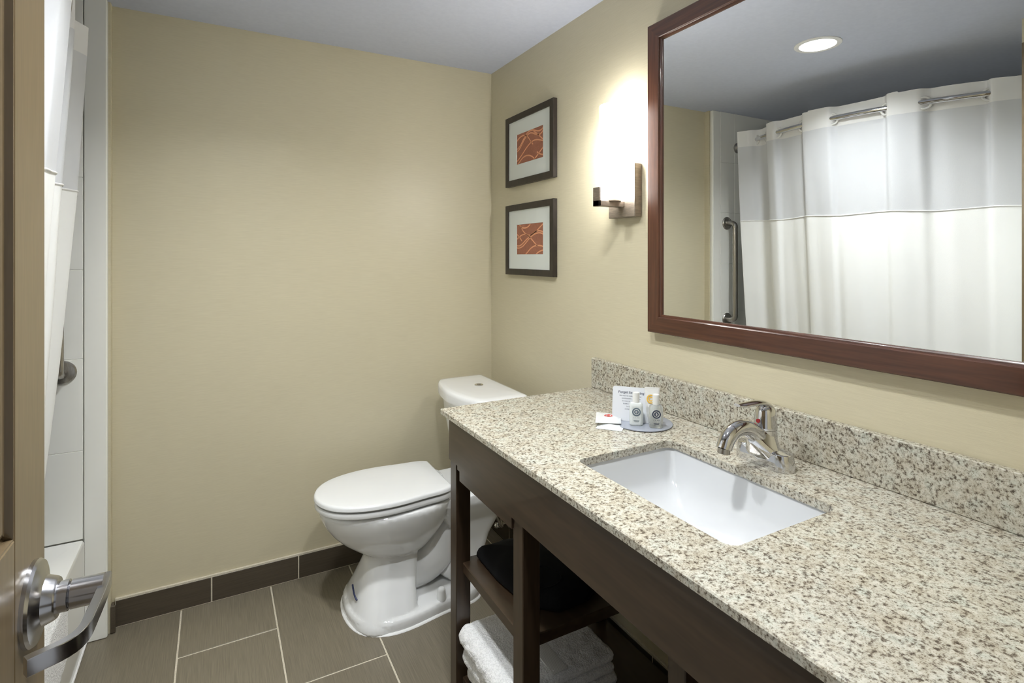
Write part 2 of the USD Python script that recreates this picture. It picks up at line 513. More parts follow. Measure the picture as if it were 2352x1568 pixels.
sc = thing('shower_curtain', 'white shower curtain with a sheer grey window band', 'shower curtain', (-1.62, -.8, .2))
head = sheet(1.985, zt_, 14)
part(sc, 'header_band', head, curtain_head, True)
part(sc, 'sheer_panel', sheet(zb_, 1.985, 30), curtain_sheer, True)
part(sc, 'fabric_panel', sheet(.20, zb_, 70), curtain_cloth, True)
part(sc, 'seam', tube([(curtain_x(y, 1.545) + .001, y, zb_(y)) for y in np.linspace(Y0, Y1, 240)], .0032, 6), curtain_head, True)
for a, b in slots:
    for y, s in ((a, 1), (b, -1)):
        x = rod_x(y)
        dx = (rod_x(y - .01) - rod_x(y + .01)) / -.02
        th = np.linspace(0, 2 * math.pi, 29)
        ringp = [(x + .006 * math.cos(t) * s + dx * .022 * math.cos(t), y + .022 * math.cos(t), ROD_Z - .004 + .026 * math.sin(t)) for t in th[:-1]]
        pts = np.array(ringp + ringp[:2])
        part(sc, 'ring', tube(pts, .0055, 8, False), cap_white, True)

# bath mat folded over the tub rim
mp = LineString([(TX - .050, .385), (TX - .012, .389), (TX + .006, .383), (TX + .016, .365), (TX + .017, .30), (TX + .016, .205)]).buffer(.0135, 6)
o = np.array(mp.exterior.coords)[:-1]
if not mp.exterior.is_ccw:
    o = o[::-1]


def swept_cloth(outline, y0, y1, n, amp=.0012, seed=1, round_=.010, shift=None):
    """Cloth section (x, z) carried along y, with rounded ends."""
    c = outline.mean(0)
    rings = []
    poly = Polygon(outline)
    o = outline
    e = np.roll(o, -1, 0) - np.roll(o, 1, 0)
    nrm = np.stack([e[:, 1], -e[:, 0]], 1)
    nrm /= np.maximum(np.linalg.norm(nrm, axis=1, keepdims=True), 1e-9)
    ys = [y0 + (y1 - y0) * s for s in np.linspace(0, 1, n)]
    sg = 1 if y1 > y0 else -1
    ends = [(y0, .75), (y0 + sg * round_ * .3, .3), (y0 + sg * round_, 0)]
    seq = [(y, d) for y, d in ends] + [(y, 0) for y in ys[1:-1] if abs(y - y0) > round_ * 1.3 and abs(y - y1) > round_ * 1.3] + [(y1 - sg * round_, 0), (y1 - sg * round_ * .3, .3), (y1, .75)]
    for y, d in seq:
        q = o - nrm * d * round_ * .8
        p3 = np.column_stack([q[:, 0], np.full(len(q), y), q[:, 1]])
        h = meshkit.fbm(p3 * 55, 3, seed) - .5
        h2 = meshkit.noise(p3 * 170, seed + 5) - .5
        q2 = q + nrm * (h * amp * 6 + h2 * amp * 1.6)[:, None]
        if shift is not None:
            q2 = q2 + shift(q2, y)
        rings.append(np.column_stack([q2[:, 0], np.full(len(q), y), q2[:, 1]]))
    body = loft(rings, False, False)
    v, f = np.array(body.vertices), np.array(body.faces)
    for k, ring in ((0, rings[0]), (len(rings) - 1, rings[-1])):
        tv, tf = trimesh.creation.triangulate_polygon(Polygon(ring[:, [0, 2]]), engine='earcut')
        tv3 = np.column_stack([tv[:, 0], np.full(len(tv), ring[0, 1]), tv[:, 1]])
        f = np.vstack([f, tf + len(v)])
        v = np.vstack([v, tv3])
    t = trimesh.Trimesh(v, f, process=True)
    trimesh.repair.fix_normals(t)
    return t


solo('bath_mat', swept_cloth(o, -1.02, -.455, 30, .0012, 3), terry, 'white terry bath mat folded over the rim of the tub', 'bath mat', True)

# ------------------------------------------------------------------ entrance door, standing open along the left
dr = thing('door_1', kind='structure', loc=(-1.40, -2.37, 0))
D0 = np.array([-1.38, -1.5755])                    # latch edge of the visible face
ang = math.radians(1.0)
DU = np.array([-math.sin(ang), -math.cos(ang)])    # along the door toward the hinges
DN = np.array([math.cos(ang), -math.sin(ang)])     # out of the visible face
DW, DT = .80, .044


def dpt(s, n, z):
    q = D0 + DU * s + DN * n
    return (q[0], q[1], z)


def dhull(pts):
    return tm(m3.Manifold.hull_points(np.array([dpt(*p) for p in pts], float)))


def dbox(s0, s1, n0, n1, z0, z1, b=.0015):
    t = box(s0, s1, n0, n1, z0, z1, b)
    v = np.array(t.vertices)
    w = np.array([dpt(*p) for p in v])
    t = trimesh.Trimesh(w, t.faces, process=False)
    if t.volume < 0:
        t.invert()
    return t


ZB, ZT = .012, 2.106
for s0, s1, z0, z1, nm in ((0, .1035, ZB, ZT, 'stile'), (DW - .1035, DW, ZB, ZT, 'stile'), (.1035, DW - .1035, ZB, .24, 'rail'), (.1035, DW - .1035, .84, 1.048, 'rail'), (.1035, DW - .1035, 1.97, ZT, 'rail')):
    part(dr, nm, dbox(s0, s1, -DT, 0, z0, z1, .0012), door_paint, False)
for z0, z1 in ((.24, .84), (1.048, 1.97)):
    s0, s1 = .1035, DW - .1035
    part(dr, 'panel', dbox(s0 + .003, s1 - .003, -DT + .006, -.0205, z0 + .003, z1 - .003, .001), door_paint, False)
    # moulding: a stepped ogee all round the panel
    prof = [(0, -.001), (.0015, -.001), (.003, -.0075), (.0065, -.0105), (.0085, -.0075), (.013, -.0060), (.0185, -.0062), (.0225, -.0095), (.0245, -.0150), (.031, -.0165), (.039, -.0165), (.042, -.0205), (.046, -.0210), (.046, -.030), (0, -.030)]
    cs = [(s0, z0), (s1, z0), (s1, z1), (s0, z1)]
    for k in range(4):
        (a0, b0), (a1, b1) = cs[k], cs[(k + 1) % 4]
        rings = []
        for (a, b_) in ((a0, b0), (a1, b1)):
            sa, sb = (1 if a == s0 else -1), (1 if b_ == z0 else -1)
            rings.append([dpt(a + sa * w, n, b_ + sb * w) for w, n in prof])
        part(dr, 'moulding', loft(rings), door_paint, 20)
hw = part(dr, 'lever_rose', tube([dpt(.0505, h, .953) for h in (0, .004, .007, .009, .013, .022, .024)], [.045, .045, .043, .034, .026, .0225, .021], 40), lever_steel, 30, label='round satin chrome rose of the lever handle')
part(hw, 'neck', tube([dpt(.0505, h, .953) for h in (.020, .027, .0275, .0285, .0335, .034, .035)], [.0165, .0165, .0165, .0165, .0165, .013, .013], 32), lever_steel, 30)
cyl = tube([dpt(.0505, h, .953) for h in (.0345, .036, .066)], [.0140, .0155, .0155], 32)
part(hw, 'lever_hub', cyl, lever_steel, 30)
bar = [(.0505 - .018, .0655), (.0505 + .02, .066), (.120, .0645), (.141, .062), (.1515, .0565), (.159, .047), (.170, .025)]
bar = spline(bar, 26)
rings = []
tb = np.gradient(bar, axis=0)
tb /= np.linalg.norm(tb, axis=1, keepdims=True)
for (s, n), t in zip(bar, tb):
    nx = np.array([-t[1], t[0]])
    q = []
    for w, z in ((-.0042, -.0085), (.0042, -.0085), (.0050, -.0075), (.0050, .0075), (.0042, .0085), (-.0042, .0085), (-.0050, .0075), (-.0050, -.0075)):
        e = np.array([s, n]) + nx * w
        q.append(dpt(e[0], e[1], .953 + z))
    rings.append(q)
part(hw, 'lever', loft(rings), lever_steel, 40)
for z in (.25, 1.05, 1.85):
    part(dr, 'hinge', tube([dpt(DW + .004, -.004, z - .05), dpt(DW + .004, -.004, z + .05)], .008, 12), lever_steel)

# ------------------------------------------------------------------ vanity
CZ, CB = .8716, .8540                              # counter top and underside
CX, CY, CE = -.594, -.8422, -2.385
van = thing('vanity_stand', 'dark espresso wooden vanity stand under the granite counter', 'vanity', (-.3, -1.6, 0))
ap = [(-.899, CB), (-2.355, CB), (-2.355, .724), (-1.335, .724), (-1.2885, .724), (-1.2885, .697), (-.978, .697), (-.978, .724), (-.962, .724), (-.962, .735), (-.899, .735)]
poly = Polygon(ap)
t = extrude(poly, .020)
v = np.array(t.vertices)
t = trimesh.Trimesh(np.column_stack([-.588 + v[:, 2], v[:, 0], v[:, 1]]), t.faces, process=False)
if t.volume < 0:
    t.invert()
part(van, 'front_apron', t, espresso, False)
part(van, 'end_apron', box(-.568, -.02, -.925, -.905, .724, CB, .0015), espresso, False)
for y1, y0 in ((-.899, -.942), (-1.2885, -1.335), (-2.310, -2.355)):
    part(van, 'leg', box(-.5835, -.5370, y0, y1, 0, .735 if y1 > -1 else .7235, .0018), espresso_v, False)
    part(van, 'leg', box(-.075, -.030, y0, y1, 0, .80, .0018), espresso_v, False)
part(van, 'shelf', box(-.562, -.05, -1.306, -.920, .409, .439, .0022), espresso, False)
part(van, 'divider', box(-.500, -.03, -1.745, -1.703, .104, .700, .0018), espresso_v, False)
part(van, 'shelf', box(-.562, -.05, -2.330, -1.745, .409, .439, .0022), espresso, False)
part(van, 'bottom_shelf', box(-.562, -.032, -2.350, -.915, .074, .104, .0022), espresso, False)

SX0, SX1, SY0, SY1 = -.473, -.184, -1.818, -1.389  # sink opening
slab_ = man(box(CX, -.0005, CE, CY, CB, CZ, .0022))
cut = extrude(Polygon(rrect(SX0, SX1, SY0, SY1, .022, 8)), .1)
cut.apply_translation([0, 0, CB - .05])
solo('granite_counter', tm(slab_ - man(cut)), granite, 'speckled beige granite vanity counter with a rectangular sink cut-out', 'counter', False)
solo('granite_backsplash', box(-.0205, -.0006, CE, CY, CZ + .0002, .9768, .0020), granite, 'speckled granite backsplash strip along the wall behind the faucet', 'backsplash', False)

# undermount basin
sk = thing('sink', 'white rectangular undermount sink in the granite counter', 'sink', (-.33, -1.6, .72))
ri, ro = [], []
levels = [(0, -.004), (.004, -.003), (.03, .004), (.06, .012), (.085, .026), (.105, .052), (.118, .09), (.124, .125), (.126, .138)]
for dep, ins in levels:
    s = ins + .004
    k = s / .142
    x0, x1 = SX0 - .004 + s * 1.0 * .60, SX1 + .004 - s * .95
    y0, y1 = SY0 - .004 + s * .85, SY1 + .004 - s * 1.35
    ri.append(np.column_stack([rrect(x0, x1, y0, y1, .020 + .012 * k, 8), np.full(36, CB - .0005 - dep)]))
for ring in ri[::-1]:
    pass
outer = []
for ring, (dep, ins) in zip(ri, levels):
    c = ring[:, :2].mean(0)
    q = ring.copy()
    dlt = q[:, :2] - c
    q[:, :2] = c + dlt * (1 + .012 / np.maximum(np.abs(dlt).max(0), .02))
    q[:, 2] -= .012 if dep > .02 else 0
    outer.append(q)
flange = ri[0].copy()
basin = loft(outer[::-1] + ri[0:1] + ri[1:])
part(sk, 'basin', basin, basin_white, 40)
dc = (ri[-1][:, 0].mean(), ri[-1][:, 1].mean())
part(sk, 'drain', lathe([(.002, 0), (.031, 0), (.031, .002), (.026, .0035), (.020, .001), (.002, .001)], (dc[0], dc[1], CB - .1262)), chrome)

# faucet
FY, FX = -1.607, -.108
fa = thing('faucet', 'chrome single-lever faucet with an arched spout behind the sink', 'faucet', (FX, FY, CZ))
S3 = m3.Manifold.sphere
parts_ = []
for s in (-1, 1):
    yb = FY + s * .044
    end = m3.Manifold.batch_hull([m3.Manifold.cylinder(.010, .0255, .0255, 40).translate([FX, yb, CZ + .0004]), m3.Manifold.cylinder(.003, .0245, .0225, 40).translate([FX, yb + s * -.003, CZ + .034]),
                                  m3.Manifold.cylinder(.010, .024, .024, 40).translate([FX, FY, CZ + .0004]), S3(.015, 28).translate([FX, FY, CZ + .030])])
    parts_.append(end)
body_ = m3.Manifold.batch_hull(parts_[:1] + [])
base_m = (parts_[0] + parts_[1])
part(fa, 'base', tm(base_m), chrome, 35)
web = m3.Manifold.batch_hull([S3(.021, 32).translate([FX - .004, FY + .022, CZ + .026]), S3(.021, 32).translate([FX - .004, FY - .022, CZ + .026]), S3(.0225, 32).translate([FX, FY, CZ + .066]),
                              S3(.017, 32).translate([FX - .034, FY, CZ + .060])])
part(fa, 'body', tm(web), chrome, 35)
sp = spline([(FX - .004, FY, CZ + .046), (FX - .030, FY, CZ + .068), (FX - .056, FY, CZ + .086), (FX - .083, FY, CZ + .0915), (FX - .110, FY, CZ + .084), (FX - .128, FY, CZ + .066), (FX - .133, FY, CZ + .055)], 34)
part(fa, 'spout', tube(sp, np.interp(np.linspace(0, 1, 34), [0, .3, .7, 1], [.022, .0185, .0165, .0165]), 28), chrome, 50)
part(fa, 'aerator', tube([(FX - .1330, FY, CZ + .056), (FX - .1345, FY, CZ + .045)], .0130, 20), brushed, 30)
colp = [(FX + .002, FY, CZ + h) for h in (.03, .05, .068, .078)]
part(fa, 'column', tube(colp, [.0265, .0258, .0250, .0245], 32), chrome, 50)
hd = part(fa, 'handle_body', lathe([(.0245, 0), (.0258, .002), (.0258, .006), (.0245, .011), (.0225, .030), (.0205, .042), (.016, .049), (.008, .053), (.001, .054)], (FX + .002, FY, CZ + .0785)), chrome, 50)
lev = spline([(FX + .026, FY, CZ + .098), (FX + .019, FY, CZ + .118), (FX + .002, FY, CZ + .1335), (FX - .024, FY, CZ + .1395), (FX - .058, FY, CZ + .1400), (FX - .078, FY, CZ + .1405), (FX - .092, FY, CZ + .1425)], 30)
part(hd, 'handle_lever', tube(lev, np.interp(np.linspace(0, 1, 30), [0, .2, .5, .85, 1], [.010, .0150, .0135, .0115, .008]), 18, flat=.42), chrome, 50)
part(hd, 'hot_mark', tube([(FX - .0205, FY, CZ + .0985), (FX - .0242, FY, CZ + .0982)], .0044, 16), red_dot, 30, label='red hot-water dot')

# ------------------------------------------------------------------ mirror
def frame_sides(parent, x, y0, y1, z0, z1, prof, mat_h, mat_v, name='frame_rail', smooth=25):
    """Four mitred rails on the right wall; prof: (inward, depth from the wall)."""
    cs = [(y0, z0), (y1, z0), (y1, z1), (y0, z1)]
    for k in range(4):
        (a0, b0), (a1, b1) = cs[k], cs[(k + 1) % 4]
        rings = []
        for a, b in ((a0, b0), (a1, b1)):
            sa, sb = (1 if a == y0 else -1), (1 if b == z0 else -1)
            rings.append([(x - d, a + sa * w, b + sb * w) for w, d in prof])
        part(parent, name, loft(rings), mat_h if k % 2 == 0 else mat_v, smooth)


MY0, MY1, MZ0, MZ1 = -2.112, -1.139, 1.1066, 2.0474
mi = thing('mirror', 'large wall mirror in a reddish mahogany frame above the sink', 'mirror', (0, -1.62, MZ0))
frame_sides(mi, -.0008, MY0, MY1, MZ0, MZ1, [(0, 0), (0, .026), (.003, .029), (.0475, .029), (.0495, .027), (.0505, .0225), (.054, .0215), (.0565, .0195), (.0565, 0)], mahogany, mahogany_v)
part(mi, 'mirror_glass', box(-.018, -.010, MY0 + .050, MY1 - .050, MZ0 + .050, MZ1 - .050, .0), mirror_mat, False, label='silvered mirror pane')

# ------------------------------------------------------------------ wall sconce
def sconce(sy, label):
    sn = thing('wall_sconce', label, 'wall light', (0, sy, 1.466), 'wall sconces beside the mirror')
    part(sn, 'back_plate', box(-.030, -.0008, sy - .066, sy + .066, 1.466, 1.637, .0018), bronze, False)
    part(sn, 'arm', box(-.1335, -.028, sy - .016, sy + .016, 1.499, 1.5175, .0012), bronze, False)
    part(sn, 'arm_tip', box(-.1335, -.1255, sy - .016, sy + .016, 1.499, 1.559, .0012), bronze, False)
    scx = -.0695
    part(sn, 'lamp_holder', lathe([(.002, 0), (.030, 0), (.030, .009), (.002, .009)], (scx, sy, 1.517)), bronze)
    keep = loft([np.column_stack([scx + r * np.cos(np.linspace(0, 2 * math.pi, 40, endpoint=False)), sy + r * np.sin(np.linspace(0, 2 * math.pi, 40, endpoint=False)), np.full(40, 1.524 + h)])
                 for r, h in ((.004, 0), (.036, 0), (.0395, .003), (.0395, .302), (.0385, .304), (.0365, .304), (.0355, .302), (.0355, .006), (.004, .004))], False, False)
    part(sn, 'glass_shade', keep, shade_mat, 40, label='glowing white glass tube shade')
    part(sn, 'bulb', lathe([(.001, 0), (.012, .002), (.014, .02), (.014, .14), (.010, .152), (.001, .156)], (scx, sy, 1.54), n=20), bulb_mat, 40)


sconce(-1.018, 'lit wall sconce with a white glass tube, between the prints and the mirror')

# ------------------------------------------------------------------ ceiling downlights: one seen in the mirror, one unseen over the counter
def disc_rings(c, prof, closed=False):
    q = np.linspace(0, 2 * math.pi, 64, endpoint=False)
    rr_ = [np.column_stack([c[0] + r * np.cos(q), c[1] + r * np.sin(q), np.full(64, H + h)]) for r, h in prof]
    return loft(rr_, closed, closed)


for c, lab in zip(CANS, ('round recessed downlight glowing in the ceiling, seen in the mirror', 'unseen recessed downlight in the ceiling, out of view, lighting the vanity counter')):
    cl = thing('ceiling_light', lab, 'ceiling light', (*c, H), 'recessed ceiling downlights')
    part(cl, 'trim_ring', disc_rings(c, [(.0905, -.0003), (.0905, -.003), (.087, -.0055), (.074, -.006), (.0705, -.004), (.0700, 0)]), caulk, 40)
    part(cl, 'baffle', disc_rings(c, [(.0700, 0), (.0690, .010), (.0640, .050), (.0635, .070)]), white_panel, 40)
    part(cl, 'lens', disc_rings(c, [(.001, .048), (.0630, .048), (.0630, .052), (.001, .052)], True), can_mat, 40)

# ------------------------------------------------------------------ framed prints
def art(label, z0, z1, pz0, pz1, curves):
    y0, y1 = -.592, -.187
    t = thing('framed_print', label, 'picture', (0, (y0 + y1) / 2, z0), 'framed prints on the right wall')
    frame_sides(t, -.0008, y0, y1, z0, z1, [(0, 0), (0, .0185), (.001, .0195), (.026, .0195), (.0272, .0185), (.0272, 0)], art_wood, art_wood)
    iy0, iy1, iz0, iz1 = y0 + .026, y1 - .026, z0 + .026, z1 - .026
    py0, py1 = -.5075, -.285
    part(t, 'mat_board', tm(man(box(-.0150, -.0125, iy0, iy1, iz0, iz1)) - man(box(-.02, -.0100, py0, py1, pz0, pz1))), mat_board, False, label='white mat board')
    part(t, 'backing', box(-.0115, -.0012, iy0 + .001, iy1 - .001, iz0 + .001, iz1 - .001), art_wood, False)
    pr = part(t, 'print', box(-.0135, -.0118, py0 + .0003, py1 - .0003, pz0 + .0003, pz1 - .0003), print_red, False, label='terracotta print with pale curved lines')
    clip = sbox(0.004, 0.004, .996, .996)
    shapes = []
    W, Hh = py1 - py0, pz1 - pz0
    for c in curves:
        q = spline(c, 30)
        ls = LineString(np.column_stack([q[:, 0] * W, q[:, 1] * Hh])).buffer(.0028, 2)
        ls = ls.intersection(sbox(.001, .001, W - .001, Hh - .001))
        for g in getattr(ls, 'geoms', [ls]):
            if g.is_empty or g.geom_type != 'Polygon':
                continue
            e = extrude(g, .0003)
            vv = np.array(e.vertices)
            m = trimesh.Trimesh(np.column_stack([-.0135 - vv[:, 2], py1 - vv[:, 0], pz1 - vv[:, 1]]), e.faces, process=False)
            if m.volume < 0:
                m.invert()
            shapes.append(m)
    part(pr, 'pale_lines', cat_(shapes), print_line, False)
    return t


art('dark framed terracotta print, the upper of the two by the corner', 1.655, 1.9715, 1.748, 1.881,
    [[(-.05, .32), (.12, .12), (.30, .10), (.48, .26), (.62, .48)], [(-.05, .50), (.15, .38), (.35, .12), (.55, .02), (.75, .10), (1.05, .02)],
     [(-.05, .58), (.12, .48), (.32, .22), (.52, .10), (.72, .20), (1.05, .08)], [(-.05, .92), (.2, .72), (.45, .48), (.65, .38), (.85, .42), (1.05, .52)],
     [(.66, .10), (.80, .22), (.92, .36), (1.05, .50)], [(-.05, 1.05), (.12, .92), (.30, .80), (.50, .82), (.68, .98)],
     [(.55, 1.05), (.75, .92), (.90, .78), (1.05, .66)], [(.78, .78), (.9, .88), (1.05, .93)]])
art('dark framed terracotta print, the lower of the two by the corner', 1.2555, 1.570, 1.347, 1.479,
    [[(.08, -.05), (.20, .10), (.38, .12), (.55, -.05)], [(.16, .02), (.28, .26), (.48, .38), (.70, .30), (1.05, .02)],
     [(-.05, .28), (.08, .40), (.20, .55)], [(-.05, .52), (.12, .40), (.30, .34), (.50, .44), (.66, .60), (.78, .72)],
     [(-.05, .76), (.14, .78), (.32, .66), (.52, .46), (.72, .34), (1.05, .40)], [(-.05, .68), (.14, .70), (.30, .58), (.50, .42), (.72, .28), (1.05, .34)],
     [(.28, 1.05), (.45, .90), (.62, .76), (.80, .72), (1.05, .78)], [(.70, 1.05), (.85, .92), (1.05, .86)]])

# ------------------------------------------------------------------ toilet (u: out from the right wall, v: along the wall)
TY = -.330


def T(u, v, z):
    return np.stack([-np.asarray(u, float) + 0 * np.asarray(z), TY + np.asarray(v, float) + 0 * np.asarray(z), np.asarray(z, float) + 0 * np.asarray(u)], -1)


def egg(uf, ur, w, n=48, um=None, pf=.95, pr=.8):
    um = ur + (uf - ur) * .48 if um is None else um
    th = np.linspace(0, 2 * math.pi, n, endpoint=False)
    c, s = np.cos(th), np.sin(th)
    L = np.where(c > 0, uf - um, um - ur)
    p = np.where(c > 0, pf, pr)
    return np.column_stack([um + L * np.sign(c) * np.abs(c) ** p, w * np.sign(s) * np.abs(s) ** p])


def ring(o, z):
    return T(o[:, 0], o[:, 1], np.full(len(o), z))


bowl = loft([ring(egg(*p[1:]), p[0]) for p in (
    (.203, .690, .48, .080), (.218, .708, .46, .096), (.245, .748, .44, .119), (.275, .787, .415, .140), (.31, .822, .39, .157), (.35, .850, .37, .171), (.375, .861, .36, .177), (.395, .866, .355, .180), (.408, .862, .36, .176), (.409, .84, .38, .150))])
col = loft([ring(egg(*p[1:], pf=.78, pr=.35), p[0]) for p in ((.0, .775, .535, .189), (.02, .772, .535, .187), (.05, .758, .535, .170), (.10, .737, .53, .138), (.15, .717, .52, .109), (.20, .698, .51, .087), (.25, .69, .50, .085))])
foot_o = spline([(.262, 0), (.265, .10), (.30, .150), (.40, .165), (.55, .188), (.66, .188), (.735, .145), (.770, .07), (.777, 0)], 30)
foot_o = np.vstack([foot_o, (foot_o * [1, -1])[::-1][1:-1]])
if Polygon(foot_o).exterior.is_ccw is False:
    foot_o = foot_o[::-1]


def tslab(o, prof):
    t = slab(o, prof)
    v = np.array(t.vertices)
    t = trimesh.Trimesh(np.column_stack([-v[:, 0], TY + v[:, 1], v[:, 2]]), t.faces, process=False)
    if t.volume < 0:
        t.invert()
    return t


foot = tslab(foot_o, [(0, .0), (0, .030), (.006, .040), (.016, .044)])
trap = tube([T(*p) for p in spline([(.64, 0, .165), (.55, 0, .125), (.47, 0, .125), (.405, 0, .175), (.36, 0, .235), (.31, 0, .245), (.285, 0, .19), (.30, 0, .10), (.33, 0, .03)], 40)], np.interp(np.linspace(0, 1, 40), [0, .25, .6, 1], [.085, .078, .074, .080]), 24, flat=1.15)
upper = loft([ring(egg(*p[1:], pr=.5, pf=.5), p[0]) for p in ((.02, .36, .262, .105), (.10, .345, .240, .085), (.20, .36, .20, .085), (.28, .40, .15, .100), (.33, .44, .115, .130), (.37, .46, .105, .150), (.405, .46, .105, .152), (.4085, .45, .112, .146))])
tbody = man(bowl) + man(col) + man(foot) + man(trap) + man(upper)
tbody = tbody.refine_to_length(.014)
tt = tm(tbody)
tt = trimesh.Trimesh(tt.vertices, tt.faces, process=True)
trimesh.smoothing.filter_taubin(tt, lamb=.5, nu=.52, iterations=8)
vv = np.array(tt.vertices)
vv[:, 2] = np.maximum(vv[:, 2], 0.0006)
tt.vertices = vv
to = thing('toilet', 'white two-piece toilet with closed lid in the back corner', 'toilet', (-.45, TY, 0))
part(to, 'bowl', tt, porcelain, 60)
part(to, 'caulk_line', tslab(foot_o, [(-.008, .0004), (-.006, .005), (.004, .008)]), caulk, 50, label='white caulk bead round the foot')


def half_outline(pts, n=34):
    o = spline(pts, n)
    o = np.vstack([o, (o * [1, -1])[::-1][1:-1]])
    return o if Polygon(o).exterior.is_ccw else o[::-1]


def lid_outline(d=0.0):
    rear = np.column_stack([np.full(6, .400), np.linspace(0, .134, 6)])
    c = spline([(.401, .141), (.407, .1465), (.50, .168), (.60, .180), (.69, .178), (.77, .158), (.835, .117), (.872, .060), (.884, 0)], 34)
    o = np.vstack([rear, c])
    o = np.vstack([o, (o * [1, -1])[::-1][1:-1]])
    return o if Polygon(o).exterior.is_ccw else o[::-1]


lo = lid_outline()
part(to, 'seat', tslab(lo * 1, [(.012, .4155), (.005, .4165), (.002, .420), (.002, .432), (.005, .436), (.014, .4370)]), seat_plastic, 40)
ld = part(to, 'lid', tslab(lo * 1, [(.010, .4425), (.002, .4435), (-.001, .447), (.000, .455), (.003, .460), (.010, .4625), (.04, .4645), (.09, .4655)]), seat_plastic, 40)
for s in (-1, 1):
    hb = m3.Manifold.batch_hull([m3.Manifold.sphere(.012, 16).translate(list(T(.398, s * .085 + d, .425))) for d in (-.02, .02)] + [m3.Manifold.sphere(.010, 16).translate(list(T(.372, s * .085 + d, .418))) for d in (-.022, .022)])
    part(to, 'hinge', tm(hb), seat_plastic, 50)


def tank_outline(ur, uf, w, bow):
    h = [(ur, 0), (ur, w * .5), (ur, w - .020), (ur + .006, w - .006), (ur + .022, w), (uf - .085, w), (uf - .050, w - .010), (uf - .028, w - .045), (uf - .010, w * .5), (uf + bow, 0)]
    h = np.array(h)
    s = np.r_[0, np.cumsum(np.linalg.norm(np.diff(h, axis=0), axis=1))]
    o = PchipInterpolator(s, h)(np.linspace(0, s[-1], 40))
    o = np.vstack([o, (o * [1, -1])[::-1][1:-1]])
    return o if Polygon(o).exterior.is_ccw else o[::-1]


rings = []
for z, ur, uf, w in ((.408, .150, .272, .150), (.416, .140, .285, .160), (.44, .130, .300, .168), (.55, .122, .325, .188), (.68, .115, .345, .206), (.735, .113, .350, .212), (.738, .116, .347, .209)):
    o_ = tank_outline(ur, uf, w, .004)
    rings.append(np.column_stack([-o_[:, 0], TY + o_[:, 1], np.full(len(o_), z)]))
tk = loft(rings)
part(to, 'tank', tk, porcelain, 45)
lo2 = tank_outline(.104, .366, .226, .004)
tl = part(to, 'tank_lid', tslab(lo2, [(.008, .741), (.001, .743), (0, .750), (0, .772), (.003, .782), (.010, .788), (.025, .7905), (.06, .7915)]), porcelain, 45)
part(tl, 'flush_button', lathe([(.019, 0), (.019, .003), (.017, .0045), (.001, .005)], (-.217, TY + .012, .7905), n=30), chrome, 40, label='round chrome flush button')
part(tl, 'flush_button', lathe([(.009, 0), (.009, .0012), (.001, .0015)], (-.217, TY + .012, .7953), n=24), brushed, 40)
for s in (-1, 1):
    part(to, 'bolt_cap', lathe([(.0185, 0), (.0180, .004), (.0150, .036), (.0125, .043), (.006, .046), (.001, .0463)], tuple(T(.448, s * .147, .040)), n=24), seat_plastic, 50)
bm = [T(.7465, -.010, .112), T(.7475, -.030, .100), T(.746, -.048, .088), T(.742, -.060, .080)]
part(to, 'printed_mark', tube(spline(np.array(bm) + [-.0035, -.004, 0], 12), .0032, 6), blue_mark, 40, label='short dark blue mark')

# supply valve and hose on the right wall by the toilet
sv = thing('supply_valve', 'small chrome water supply valve low on the wall behind the vanity', 'valve', (0, -.21, .125))
VY, VZ = -.205, .112
part(sv, 'escutcheon', lathe([(.026, .0110), (.026, .0130), (.020, .018), (.009, .020), (.001, .0205)], (0, VY, VZ), '-x', 24), chrome, 40)
part(sv, 'stub', tube([(-.018, VY, VZ), (-.058, VY, VZ)], .0075, 14), chrome, 40)
part(sv, 'valve_body', lathe([(.001, 0), (.012, 0), (.012, .024), (.001, .024)], (-.045, VY, VZ), '-x', 16), chrome, 40)
part(sv, 'handle', tube([(-.072, VY - .012, VZ - .004), (-.080, VY - .002, VZ), (-.072, VY + .012, VZ + .004)], [.006, .010, .006], 12), chrome, 40)
part(sv, 'hose', tube(spline([(-.057, VY, VZ + .010), (-.06, VY - .015, VZ + .028), (-.075, VY - .055, VZ + .020), (-.10, VY - .075, VZ + .05), (-.13, VY - .04, VZ + .17), (-.16, VY + .02, VZ + .295)], 30), .0055, 10), brushed, 40, label='braided steel hose')

# ------------------------------------------------------------------ towels on the bottom shelf
def towel_outline(x0, x1, zb, h):
    r = h / 4 - .0004
    zl, zh = zb + r, zb + h - r
    arc = [(x0 + h / 2 - (zh - zl) / 2 * math.cos(a), (zl + zh) / 2 + (zh - zl) / 2 * math.sin(a)) for a in np.linspace(-math.pi / 2, math.pi / 2, 9)]
    ls = LineString([(x1 - r, zl + .0008)] + [(x, z) for x, z in arc] + [(x1 - r, zh + .0002)])
    g = ls.buffer(r, 5)
    g = g.segmentize(.005)
    o = np.array(g.exterior.coords)[:-1]
    return o if g.exterior.is_ccw else o[::-1]


